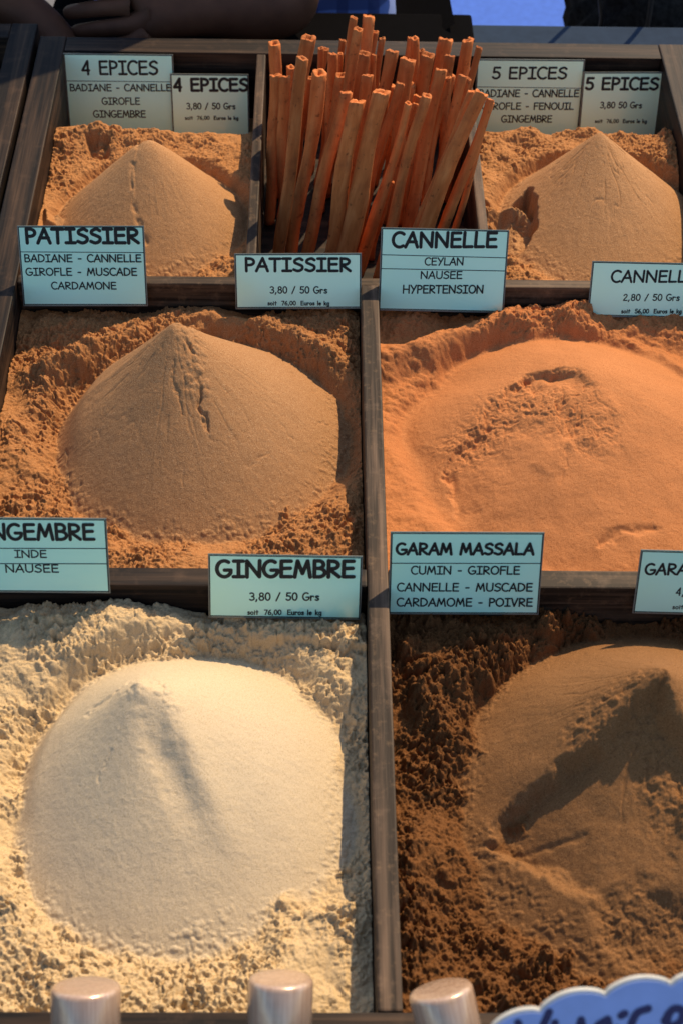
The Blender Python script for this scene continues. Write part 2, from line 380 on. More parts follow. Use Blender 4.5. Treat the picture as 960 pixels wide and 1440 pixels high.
def hf_quatre(X, Y):
    x0, x1, y0, y1 = XL, XA-.0045, Y1+.0055, 0
    b = rough_base(X, Y, -.030, .010, 11, .010, .0050, .0026, .8)
    e = wall(X, Y, x0, x1, y0, y1)
    b = b-.054*sstep(-.105, -.050, Y)+.006*np.exp(-((Y+.085+.01*fbm(X, Y, .03, 2, 3))/.014)**2)
    c, s, th = cone(X, Y, (-.197, -.222), .082, (-.199, -.194), -.036, .029, 1.02, .09, .06, 2)
    P = pxs([(205, 196), (196, 222), (188, 240), (187, 275), (203, 302)], .01)
    d = d_line(X+.0015*fbm(X, Y, .006, 2, 1), Y, P); c = c-.0020*np.exp(-(d/.0020)**2)*sstep(-.25, .1, fbm(X, Y, .012, 2, 4))-.0010*sstep(0, .002, X-np.interp(Y, [p[1] for p in P][::-1], [p[0] for p in P][::-1]))*np.exp(-(d/.02)**2)*sstep(.9, .3, s)
    z = compose(X, Y, b, c, s, .004, 0, th, 2)
    q = sd_poly(X, Y, pxs([(120, 182), (155, 186), (150, 206), (124, 204)], -.02)); z = z-.012*sstep(.002, -.004, q)
    q = sd_poly(X, Y, pxs([(62, 285), (84, 292), (80, 306), (63, 308)], -.02)); z = z+.012*sstep(.003, -.003, q)
    return z
heap('spice_heap', 'small tan spice cone in the back left compartment behind the PATISSIER cards', XL, XA-.0047, Y1+.0055, -.0005, hf_quatre, M['quatre'])

def hf_cinq(X, Y):
    b = rough_base(X, Y, -.030, .011, 21, .012, .0052, .0026, .85)
    b = b-.054*sstep(-.102, -.048, Y)+.008*np.exp(-((Y+.080+.012*fbm(X, Y, .03, 2, 3))/.014)**2)
    c, s, th = cone(X, Y, (.219, -.222), .093, (.214, -.168), -.038, .025, .97, .04, .08, 4)
    z = compose(X, Y, b, c, s, .004, .001, th, 5)
    P = pxs([(672, 252), (715, 262), (745, 243), (756, 262), (758, 295), (735, 318), (700, 330), (672, 322)], -.005)
    q = sd_poly(X+.003*fbm(X, Y, .008, 2, 3), Y, P); m = sstep(.0015, -.003, q)
    lo = rough_base(X, Y, -.040, .012, 27, .018, .007, .003, 1.0); z = z*(1-m)+np.minimum(z-.004, lo)*m
    sh = d_line(X, Y+.002*fbm(X, Y, .01, 2, 2), pxs([(680, 290), (705, 284), (730, 285), (755, 300)], -.02)); z = z+.012*np.exp(-(sh/.006)**2)*m
    return z
heap('spice_heap', 'tan spice cone with a broken hollow in its left flank, back right compartment', XB+.0047, XR, Y1+.0055, -.0005, hf_cinq, M['cinq'])

def hf_pat(X, Y):
    b = rough_base(X, Y, -.032, .012, 31, .009, .0050, .0028, 1.05)
    b = b+.007*sstep(-.10, -.02, Y-(Y1-.005))*fbm(X, Y, .04, 2, 3)
    bl = d_line(X+.006*fbm(X, Y, .02, 3, 2), Y+.006*fbm(X, Y, .02, 3, 4), pxs([(60, 497), (120, 478), (200, 452), (300, 436), (385, 450), (455, 482)], -.010)); b = b+.021*np.exp(-(bl/.014)**2)
    c, s, th = cone(X, Y, (-.141, -.500), .1135, (-.156, -.474), -.040, .055, .94, .03, .04, 6)
    left = sstep(.65, 1.0, np.cos(th-math.pi))          # a flatter pressed flank on the left
    c = c-.010*left*sstep(.75, 1.0, s)
    # one straight ridge from the tip towards the left, the face below it cut back a little
    ang = np.abs(((th-R(184)+math.pi) % (2*math.pi))-math.pi); c = c+.0035*np.exp(-(ang/.10)**2)*s*(s < 1)*sstep(.95, .6, s)
    P = pxs([(262, 470), (268, 505), (278, 545), (290, 590)], .02)
    d = d_line(X+.006*fbm(X, Y, .011, 4, 1, .6), Y, P); c = c-.0032*np.exp(-(d/.0013)**2)*sstep(-.1, .2, fbm(X, Y, .012, 2, 2)+.1)
    P = pxs([(250, 500), (245, 550), (252, 580)], .02); d = d_line(X+.006*fbm(X, Y, .011, 4, 3, .6), Y, P); c = c-.0014*np.exp(-(d/.0011)**2)*sstep(-.05, .2, fbm(X, Y, .010, 2, 4))
    tip = sstep(.016, .004, d_line(X, Y, pxs([(262, 455), (270, 500), (276, 530)], .035))); c = c+.0022*crumbs(X, Y, .0045, 3, .8)*tip
    lowc = sstep(.55, .9, s)*sstep(.05, .2, fbm(X, Y, .03, 2, 7)); c = c-.0012*lowc*np.exp(-(np.abs(fbm(X, Y*.4, .012, 3, 5))/.05)**2)
    return compose(X, Y, b, c, s, .003, .0007, th, 6)
heap('spice_heap', 'tall smooth brown spice cone in the middle left compartment', XL, XM-.0076, Y2+.0085, Y1-.0055, hf_pat, M['patissier'])

def hf_can(X, Y):
    b = -.030+.010*fbm(X, Y, .07, 3, 41)+.0016*fbm(X, Y, .008, 3, 44)
    m = .5*sstep(.0, .25, fbm(X, Y, .05, 2, 46)+.1)
    b = b+(.0030*crumbs(X, Y, .007, 3, .6)+.0022*crumbs(X, Y, .004, 5, .8))*m
    bk = sstep(-.055, -.020, Y-(Y1-.005)); b = b+bk*(.008*(.6+fbm(X, Y, .04, 2, 4))+rough_base(X, Y, 0, .006, 73, .010, .0055, .0028, .8))
    bl = d_line(X+.006*fbm(X, Y, .02, 3, 2), Y+.006*fbm(X, Y, .02, 3, 4), pxs([(535, 487), (620, 463), (700, 441), (800, 438), (885, 457), (965, 492)], -.008)); b = b+.020*np.exp(-(bl/.015)**2)
    c, s, th = cone(X, Y, (.172, -.512), .130, (.170, -.478), -.036, .008, 1.12, .20, .16, 8)
    c = c+.003*fbm(X, Y, .045, 3, 9)
    A = pxs([(632, 604), (650, 575), (680, 548), (715, 522), (760, 500), (800, 502), (838, 530), (862, 570)], .015)
    wx = X+.010*fbm(X, Y, .022, 5, 2, .58); wy = Y+.010*fbm(X, Y, .022, 5, 5, .58); d = d_line(wx, wy, A)
    q = sd_poly(wx, wy, A+pxs([(900, 640), (880, 720), (760, 760), (650, 720)], .005))
    c = c-.0085*sstep(.003, -.007, q)*sstep(.062, .004, d)*(.15+.85*sstep(.19, .13, X))*(.6+.8*sstep(-.3, .3, fbm(X, Y, .03, 2, 6)))
    pt = np.exp(-(d_line(X, Y, pxs([(660, 585), (720, 545), (800, 560), (830, 590)], .008))/.022)**2)
    c = c-.0042*pt*np.abs(fbm(wx*1.2, wy, .010, 5, 4, .62))+.0012*pt
    B = pxs([(862, 565), (835, 600), (800, 607), (765, 632)], .01); d2 = d_line(X+.009*fbm(X, Y, .018, 4, 4), Y+.009*fbm(X, Y, .018, 4, 7), B); c = c+.0022*np.exp(-(d2/.008)**2)
    C2 = pxs([(798, 612), (800, 630), (790, 655)], .01); d3 = d_line(X+.0015*fbm(X, Y, .006, 2, 4), Y, C2); c = c-.0007*np.exp(-(d3/.0012)**2)*sstep(-.1, .2, fbm(X, Y, .008, 2, 1))
    D = pxs([(840, 755), (880, 740), (930, 735)], -.02); d4 = d_line(X+.012*fbm(X, Y, .012, 3, 4), Y+.004*fbm(X, Y, .012, 3, 8), D); c = c-.002*np.exp(-(d4/.003)**2)
    return compose(X, Y, b, c, s, .008, 0, th, 8, .2, .5)
heap('spice_heap', 'broad orange cinnamon heap with a crescent dent, middle right compartment', XM+.0076, XR, Y2+.0085, Y1-.0055, hf_can, M['cannelle'])

def hf_gin(X, Y):
    b = rough_base(X, Y, -.031, .014, 51, .011, .0060, .0034, 1.1)
    b = b+.006*sstep(-.075, -.015, Y-(Y2-.008))*(.5+fbm(X, Y, .05, 2, 6))*sstep(.02, .05, Y2-Y+.02)
    q = sd_poly(X+.004*fbm(X, Y, .01, 3, 2), Y+.003*fbm(X, Y, .008, 3, 3), pxs([(345, 872), (505, 880), (512, 912), (480, 905), (410, 893), (350, 890)], -.02)); b = b+.007*sstep(.0015, -.0015, q)
    b = b+.010*np.exp(-(d_line(X, Y, pxs([(40, 900), (150, 890), (300, 905), (420, 980), (470, 1080)], -.02))/.025)**2)
    c, s, th = cone(X, Y, (-.132, -.834), .1135, (-.158, -.801), -.042, .037, .93, .03, .03, 10)
    left = sstep(.65, 1.0, np.cos(th-math.pi)); c = c-.010*left*sstep(.78, 1.0, s)
    P = pxs([(205, 968), (215, 1010), (235, 1050), (265, 1110)], .02)
    d = d_line(X+.008*fbm(X, Y, .02, 4, 1), Y, P); c = c-.0048*np.exp(-(d/.011)**2)*sstep(.75, .25, s)
    P = pxs([(222, 990), (262, 1040), (290, 1095), (330, 1150)], .02); d = d_line(X, Y, P); c = c+.0045*np.exp(-(d/.012)**2)*sstep(.85, .4, s)
    P = pxs([(178, 968), (150, 975), (120, 975)], .020); d = d_line(X+.012*fbm(X, Y, .014, 4, 1), Y+.012*fbm(X, Y, .014, 4, 4), P); c = c-.0022*np.exp(-(d/.004)**2)
    P = pxs([(200, 985), (165, 1040), (140, 1075)], .02); d = d_line(X+.012*fbm(X, Y, .018, 5, 5, .6), Y, P); c = c-.0009*np.exp(-(d/.0014)**2)*sstep(-.05, .2, fbm(X, Y, .012, 2, 4))
    tip = sstep(.014, .003, d_line(X, Y, pxs([(190, 972), (222, 968), (236, 990)], .022))); c = c+.0022*crumbs(X+.003*fbm(X, Y, .005, 3, 2), Y, .0042, 2, .6)*tip
    c = c+.0005*fbm(X, Y, .03, 2, 12)
    return compose(X, Y, b, c, s, .004, 0, th, 10, 1.2, .45)
heap('spice_heap', 'pale cream ginger cone in the front left compartment with crumbly edges', XL, XM-.0076, Y3+.0005, Y2-.0085, hf_gin, M['gingembre'])

def hf_gar(X, Y):
    b = rough_base(X, Y, -.032, .018, 61, .015, .0064, .0032, 1.9)
    lw = np.exp(-(d_line(X, Y, pxs([(580, 1200), (650, 1290), (760, 1370)], -.03))/.035)**2); b = b-.012*lw+rough_base(X, Y, 0, .012, 81, .017, .0075, .0036, 1.5)*lw
    b = b+.009*np.exp(-(d_line(X, Y, pxs([(590, 960), (700, 905), (800, 885), (960, 900)], -.02))/.022)**2)
    c, s, th = cone(X, Y, (.186, -.830), .129, (.176, -.802), -.042, .056, .86, .045, .05, 12)
    ang = np.abs(((th-R(258)+math.pi) % (2*math.pi))-math.pi)
    c = c+.002*fbm(X, Y, .03, 3, 5)
    # wedge cut by a scoop on the left front of the tip
    wx = X+.007*fbm(X, Y, .018, 4, 2); wy = Y+.007*fbm(X, Y, .018, 4, 6)
    A = pxs([(688, 1118), (735, 1072), (800, 1043), (850, 1030), (880, 1008), (915, 992)], .015); d = d_line(wx, wy, A)
    q = sd_poly(wx, wy, A+pxs([(985, 1100), (960, 1220), (860, 1250), (740, 1180)], .0))
    c = c-.017*sstep(.002, -.012, q)*sstep(.120, .020, d)
    P = pxs([(690, 1132), (760, 1142), (830, 1138)], .01); d = d_line(X, Y+.003*fbm(X, Y, .01, 3, 3), P); c = c-.0015*np.exp(-(d/.0022)**2)
    P = pxs([(690, 1146), (760, 1152)], .01); d = d_line(X, Y+.003*fbm(X, Y, .01, 3, 5), P); c = c-.0009*np.exp(-(d/.002)**2)
    tip = sstep(.024, .006, d_line(X, Y, pxs([(830, 1010), (890, 990), (920, 1040), (950, 1110)], .025))); c = c+(.0018*crumbs(X+.003*fbm(X, Y, .005, 3, 1), Y, .0038, 2, .5)-.003*np.abs(fbm(X, Y, .008, 4, 3, .6)))*tip
    P = pxs([(835, 1250), (900, 1225), (975, 1260), (975, 1350), (870, 1310)], -.01); q = sd_poly(X+.004*fbm(X, Y, .012, 3, 2), Y+.004*fbm(X, Y, .012, 3, 6), P)
    m = sstep(.006, -.008, q); c = c-.006*m+(rough_base(X, Y, 0, .006, 71, .010, .005, .0026, 1.0))*m
    z = compose(X, Y, b, c, s, .005, .0008, th, 12)
    return z
heap('spice_heap', 'dark brown garam masala heap with a scooped notch, front right compartment', XM+.0076, XR, Y3+.0005, Y2-.0085, hf_gar, M['garam'])

# ------------------------------------------------------------------ stroke lettering (rounded hand-printed capitals)
def arc(cx, cy, rx, ry, a0, a1, n=14):
    return [(cx+rx*math.cos(R(a0+(a1-a0)*i/n)), cy+ry*math.sin(R(a0+(a1-a0)*i/n))) for i in range(n+1)]
def S(*p): return [(a, b) for a, b in p]
G = {
 'A': (.74, [S((0, 0), (.40, 1), (.70, 0)), S((.13, .36), (.62, .36))]),
 'B': (.62, [S((.06, 1), (.06, 0)), S((.06, .98))+arc(.28, .76, .24, .23, 90, -90), S((.06, .53))+arc(.28, .27, .32, .26, 90, -90)+S((.06, .02))]),
 'C': (.66, [arc(.40, .5, .38, .50, 50, 305, 22)]),
 'D': (.74, [S((.06, .98), (.06, .02)), S((.06, .98))+arc(.20, .5, .48, .48, 90, -90, 20)+S((.06, .02))]),
 'E': (.64, [S((.58, .97), (.08, .97), (.08, .02), (.60, .02)), S((.08, .52), (.54, .54))]),
 'F': (.60, [S((.58, .97), (.08, .97), (.08, 0)), S((.08, .52), (.52, .53))]),
 'G': (.76, [arc(.40, .5, .38, .49, 55, 330, 22)+S((.74, .42), (.42, .42))]),
 'H': (.78, [S((.06, 1), (.06, 0)), S((.70, 1), (.70, 0)), S((.06, .50), (.70, .50))]),
 'I': (.56, [S((.04, .97), (.52, .97)), S((.28, .97), (.28, .02)), S((.02, .02), (.54, .02))]),
 'L': (.58, [S((.08, 1), (.06, .02), (.54, .03))]),
 'M': (.90, [S((.04, 0), (.18, .98), (.44, .22), (.70, .98), (.84, 0))]),
 'N': (.80, [S((.06, 0), (.06, .98), (.70, .02), (.72, 1))]),
 'O': (.82, [arc(.41, .5, .37, .49, 90, 450, 28)]),
 'P': (.58, [S((.07, 1), (.07, 0)), S((.07, .97))+arc(.26, .72, .28, .25, 90, -90)+S((.07, .47))]),
 'R': (.66, [S((.07, 1), (.07, 0)), S((.07, .97))+arc(.28, .74, .28, .23, 90, -90)+S((.09, .50), (.62, .02))]),
 'S': (.64, [[tuple(q) for q in catmull([(.58, .86), (.40, .98), (.14, .86), (.12, .66), (.34, .53), (.56, .38), (.54, .14), (.30, .01), (.04, .12)], 5)]]),
 'T': (.66, [S((.0, .96), (.64, .96)), S((.32, .96), (.31, 0))]),
 'U': (.74, [S((.07, 1), (.07, .42))+arc(.37, .34, .30, .33, 180, 360)+S((.67, 1))]),
 'V': (.66, [S((.02, 1), (.30, 0), (.62, 1))]),
 'Y': (.66, [S((.02, 1), (.32, .50)), S((.64, 1), (.18, -.02))]),
 '0': (.62, [arc(.31, .5, .26, .48, 90, 450, 24)]),
 '2': (.60, [[tuple(q) for q in catmull([(.08, .78), (.24, .97), (.48, .88), (.46, .60), (.20, .28), (.06, .03)], 5)]+S((.56, .03))]),
 '3': (.58, [arc(.26, .74, .24, .23, 140, -90)+arc(.26, .27, .28, .25, 90, -140)]),
 '4': (.62, [S((.50, .30), (.02, .30), (.42, 1), (.42, 0))]),
 '5': (.60, [S((.54, .97), (.14, .97), (.10, .56))+arc(.27, .31, .27, .29, 120, -145)]),
 '6': (.60, [[tuple(q) for q in catmull([(.46, .97), (.20, .72), (.06, .36), (.16, .06), (.42, .04), (.53, .26), (.40, .48), (.12, .42)], 5)]]),
 '7': (.60, [S((.04, .96), (.56, .96), (.20, 0))]),
 '8': (.60, [arc(.30, .75, .20, .22, 90, 450, 20), arc(.30, .27, .25, .26, 90, 450, 20)]),
 ',': (.30, [S((.16, .10), (.07, -.16))]), '/': (.56, [S((.06, -.06), (.48, 1.0))]), '-': (.52, [S((.10, .42), (.40, .42))]), ' ': (.40, []),
 's': (.46, [[tuple(q) for q in catmull([(.40, .52), (.20, .58), (.08, .46), (.24, .32), (.40, .18), (.28, .02), (.05, .08)], 5)]]),
 'o': (.54, [arc(.27, .29, .22, .28, 90, 450, 20)]), 'i': (.24, [S((.12, .58), (.12, 0)), S((.12, .80), (.12, .83))]),
 't': (.44, [S((.22, .88), (.22, .02)), S((.03, .58), (.42, .58))]),
 'u': (.54, [S((.06, .58), (.06, .22))+arc(.25, .20, .19, .19, 180, 360)+S((.45, .58), (.46, 0))]),
 'r': (.46, [S((.08, .58), (.08, 0)), S((.08, .36))+arc(.27, .36, .17, .20, 160, 40)]),
 'l': (.22, [S((.11, 1), (.11, 0))]), 'e': (.54, [S((.06, .30), (.48, .32))+arc(.27, .29, .21, .28, 10, 310, 20)]),
 'k': (.52, [S((.08, 1), (.08, 0)), S((.44, .60), (.10, .28)), S((.18, .34), (.48, 0))]),
 'g': (.54, [arc(.26, .30, .20, .27, 40, 400, 20), S((.46, .58), (.46, -.12))+arc(.26, -.12, .20, .18, 0, -150)]),
}
def text_strokes(t, gap=.10):
    x = 0; out = []
    for ch in t:
        wd, st = G[ch]
        for s in st: out.append([(x+a, b) for a, b in s])
        x += wd+gap
    return out, x-gap
_z = [0]
def ribbon(bm, pts, hw, z, cap=6):
    P = [np.array(p, float) for p in pts]
    Q = [P[0]]
    for p in P[1:]:
        if np.hypot(*(p-Q[-1])) > hw*.12: Q.append(p)
    if len(Q) < 2: Q = [P[0], P[-1]+np.array([1e-6, 0])]
    L = []; Rr = []
    for i, p in enumerate(Q):
        a = Q[max(i-1, 0)]; b = Q[min(i+1, len(Q)-1)]
        d1 = p-a if i > 0 else b-p; d2 = b-p if i < len(Q)-1 else p-a
        d1 = d1/np.linalg.norm(d1); d2 = d2/np.linalg.norm(d2)
        if d1@d2 < .5:       # sharp corner: two offsets and a round joint
            for d in (d1, d2):
                n_ = np.array([-d[1], d[0]]); L.append(p+n_*hw); Rr.append(p-n_*hw)
            _disc(bm, p, hw, z+.000004)
            continue
        t = d1+d2; t = t/np.linalg.norm(t); n_ = np.array([-t[1], t[0]]); k = 1/max(.6, n_@np.array([-d1[1], d1[0]]))
        L.append(p+n_*hw*k); Rr.append(p-n_*hw*k)
    lv = [bm.verts.new((*p, z)) for p in L]; rv = [bm.verts.new((*p, z)) for p in Rr]
    for i in range(len(lv)-1):
        try: bm.faces.new((rv[i], rv[i+1], lv[i+1], lv[i]))
        except ValueError: pass
    _disc(bm, Q[0], hw, z+.000008); _disc(bm, Q[-1], hw, z+.000012)
def _disc(bm, p, r, z, n=14):
    bm.faces.new([bm.verts.new((p[0]+r*math.cos(2*math.pi*i/n), p[1]+r*math.sin(2*math.pi*i/n), z)) for i in range(n)])

# ------------------------------------------------------------------ price cards
def make_card(label, corners, anchor, tilt, lines, rules=(), mat='card', extra=0.0, group='printed cards standing in the spice tray'):
    """corners: TL TR BR BL in the picture; the card leans on the line (y, z) = anchor, tilted back by tilt degrees."""
    ta = R(tilt); Nn = np.array([0, -math.cos(ta), math.sin(ta)]); P0 = np.array([0, anchor[0], anchor[1]])
    C = [on_plane(c, P0, Nn) for c in corners]
    rx = (C[1]-C[0])+(C[2]-C[3]); rx -= Nn*(rx@Nn); rx /= np.linalg.norm(rx); uy = np.cross(Nn, rx)
    ctr = sum(C)/4
    wd = (np.linalg.norm(C[1]-C[0])+np.linalg.norm(C[2]-C[3]))/2
    top = ((C[0]-ctr)@uy+(C[1]-ctr)@uy)/2; bot = ((C[3]-ctr)@uy+(C[2]-ctr)@uy)/2-extra
    org = ctr+uy*bot; ht = top-bot
    Mx = Matrix(((rx[0], uy[0], Nn[0], org[0]), (rx[1], uy[1], Nn[1], org[1]), (rx[2], uy[2], Nn[2], org[2]), (0, 0, 0, 1)))
    o = empty('price_card'); o.matrix_world = Mx
    tag(o, label, 'price card', group)
    e = .0009; rnd = random.Random(hash(label) % 1000 if False else len(label)*31+int(corners[0][0]))
    # laminate sheet a hair wider than the paper, slightly bowed
    def plate(x0, x1, y0, y1, z0, z1, nx=16):
        bm = bmesh.new(); V = []
        for i in range(nx+1):
            x = x0+(x1-x0)*i/nx; bow = bw*(1-(2*x/wd)**2)
            V.append([bm.verts.new((x, y, z+bow)) for y, z in ((y0, z0), (y1, z0), (y1, z1), (y0, z1))])
        for a, b in zip(V, V[1:]):
            for k in range(4): bm.faces.new((a[k], a[(k+1) % 4], b[(k+1) % 4], b[k]))
        bm.faces.new(V[0]); bm.faces.new(V[-1][::-1]); bmesh.ops.recalc_face_normals(bm, faces=bm.faces); return bm
    bw = .0
    from_bm('laminate', plate(-wd/2, wd/2, 0, ht, -.0008, 0), M['film'], o)
    from_bm('paper', plate(-wd/2+.0008, wd/2-.0008, .0012, ht-.0008, -.0002, .0003), M[mat], o)
    bm = bmesh.new(); z = .00042
    b1 = .0011; hw = .00035
    for pts in ([(-wd/2+b1, b1+.0006), (wd/2-b1, b1+.0006)], [(-wd/2+b1, ht-b1), (wd/2-b1, ht-b1)], [(-wd/2+b1, b1), (-wd/2+b1, ht-b1)], [(wd/2-b1, b1), (wd/2-b1, ht-b1)]):
        ribbon(bm, pts, hw, z); z += .00002
    inv = lambda px: (lambda q: ((q-org)@rx, (q-org)@uy))(on_plane(px, P0, Nn))
    for yl, yr in rules:
        a = inv((corners[0][0], yl))[1]; b = inv((corners[1][0], yr))[1]
        ribbon(bm, [(-wd/2+b1, a), (wd/2-b1, b)], .00032, z); z += .00002
    from_bm('border', bm, M['ink'], o)
    for t, xl, xr, ym, cap, *wt in lines:
        wt = wt[0] if wt else .075
        st, tw = text_strokes(t)
        a = inv((xl, ym)); b = inv((xr, ym)); c1 = inv((xl, ym-cap/2)); c2 = inv((xl, ym+cap/2)); h = c1[1]-c2[1]
        pad = wt*h; kx = (b[0]-a[0]-2*pad)/tw; sk = (b[1]-a[1])/(b[0]-a[0]); h2 = h-2*pad
        bm = bmesh.new(); zz = .00042
        for s in st:
            if len(s) < 3 and False: pass
            ribbon(bm, [(a[0]+pad+x*kx, c2[1]+pad+y*h2+(x*kx)*sk) for x, y in s], wt*h, zz); zz += .000018
        from_bm('lettering', bm, M['ink'], o)
    return o
TB = .095; SM = .07
YB = (-.006, -.004)
make_card('mint card headed 4 EPICES with three ingredient lines, at the back left corner', [(91, 75), (245.5, 76.5), (246, 172), (95, 170)], YB, 15,
          [('4 EPICES', 114, 224, 95, 22, .075), ('BADIANE - CANNELLE', 98, 242, 123, 11), ('GIROFLE', 143, 198, 142, 11), ('GINGEMBRE', 131, 206, 160, 11)], [(113.5, 115)], 'card_wrinkled', .02)
make_card('small mint card reading 4 EPICES 3,80 / 50 Grs', [(240.5, 103.5), (351, 104.5), (350, 172), (241.5, 171)], (-.011, -.004), 15,
          [('4 EPICES', 243, 351, 119, 21, TB), ('3,80 / 50 Grs', 262, 332, 149, 10, .08), ('soit  76,00  Euros le kg', 260, 336, 165.5, 6, .09)], (), 'card_pale', .02)
make_card('mint card headed 5 EPICES with ingredients, partly behind the cinnamon sticks', [(668, 83), (819, 84), (816, 177.5), (667, 176)], YB, 15,
          [('5 EPICES', 690, 798, 102.5, 19, .08), ('BADIANE - CANNELLE', 672, 814, 131, 11.5), ('GIROFLE - FENOUIL', 676, 806.5, 149, 11), ('GINGEMBRE', 703.5, 776, 167, 11)], [(122, 124)], 'card_pale', .02)
make_card('small mint card reading 5 EPICES 3,80 50 Grs', [(818, 101.5), (928.5, 101), (926.5, 176), (815, 176)], (-.011, -.004), 15,
          [('5 EPICES', 821, 927, 117.5, 20, .09), ('3,80 50 Grs', 842.5, 902.5, 147.5, 10, .08), ('soit  76,00  Euros le kg', 835, 909, 170, 6, .09)], (), 'card_pale', .02)
A1 = (Y1-.0075, .0)
make_card('mint card headed PATISSIER listing ingredients, its laminate wrinkled and shiny', [(27, 318), (205, 317), (206, 431), (31, 430)], A1, 24,
          [('PATISSIER', 34, 198, 331.5, 25, TB), ('BADIANE - CANNELLE', 34, 200, 363, 12), ('GIROFLE - MUSCADE', 36, 194, 382, 12), ('CARDAMONE', 72, 165, 401.5, 11.5)], [(354, 355)], 'card_wrinkled')
make_card('mint price card reading PATISSIER 3,80 / 50 Grs', [(330.5, 357), (507.5, 355.5), (508, 434.5), (331, 434.5)], (Y1-.0075, .001), 24,
          [('PATISSIER', 343, 495, 372, 22, .09), ('3,80 / 50 Grs', 379, 461, 407.5, 11, .075), ('soit  76,00  Euros le kg', 376, 463.5, 426, 7, .09)], (), 'card_pale')
make_card('mint card headed CANNELLE with CEYLAN, NAUSEE and HYPERTENSION lines', [(534.4, 319.4), (713.7, 324), (709, 440), (532.8, 436.8)], A1, 24,
          [('CANNELLE', 549.5, 700.5, 337, 25, .09), ('CEYLAN', 596, 652, 367.5, 12), ('NAUSEE', 590, 650, 386.5, 12), ('HYPERTENSION', 565, 680, 406.5, 13)], [(358, 362.5), (377.5, 381)])
make_card('mint price card reading CANNELLE 2,80 / 50 Grs at the right edge', [(829, 367), (1005, 371), (1003, 449), (828, 445)], A1, 24,
          [('CANNELLE', 857.6, 980, 388.5, 19, .08), ('2,80 / 50 Grs', 874.7, 955.6, 418, 10.5, .075), ('soit  56,00  Euros le kg', 872, 958, 437.3, 7, .09)], (), 'card_pale')
A2 = (Y2-.0105, .0)
make_card('pale blue card headed GINGEMBRE with INDE and NAUSEE, at the left edge', [(-65, 728), (149.6, 728.4), (156, 835), (-61, 832)], A2, 22,
          [('GINGEMBRE', -54, 135.5, 747.5, 26, .085), ('INDE', 20, 67, 778.5, 12), ('NAUSEE', 7, 84, 799, 12.5)], [(770.6, 771), (792, 792.5)])
make_card('pale blue price card reading GINGEMBRE 3,80 / 50 Grs', [(293, 779), (509, 782), (507, 872), (293.6, 868)], A2, 22,
          [('GINGEMBRE', 302, 501, 799.5, 28, .09), ('3,80 / 50 Grs', 350, 450, 838.5, 12.5, .075), ('soit  76,00  Euros le kg', 347.5, 453, 860.5, 8, .085)])
make_card('pale blue card headed GARAM MASSALA with three lines of ingredients', [(548, 748), (761, 748.6), (760, 864.6), (546, 863.6)], A2, 22,
          [('GARAM MASSALA', 555, 752, 771.5, 19, .095), ('CUMIN - GIROFLE', 576.6, 731, 801.5, 13), ('CANNELLE - MUSCADE', 557, 749, 825.3, 13), ('CARDAMOME - POIVRE', 556.5, 749, 846.4, 13)], [(791.7, 792)])
make_card('pale blue price card starting GARA, cut off at the right edge', [(899.6, 773), (1113, 779), (1106, 868), (889, 862.5)], A2, 22,
          [('GARAM MASSALA', 905, 1100, 800, 18, .085), ('4,20 / 50 Grs', 949, 1045, 831.7, 12, .075), ('soit  84,00  Euros le kg', 944, 1050, 853, 7, .085)])
make_card('mint card in the neighbouring tray, only a sliver at the left edge', [(-120, 86), (7, 90), (-2, 185), (-125, 180)], (NB-.008, -.004), 9,
          [('MUSCADE', -110, -10, 105, 20, .08)], [(122, 124)])

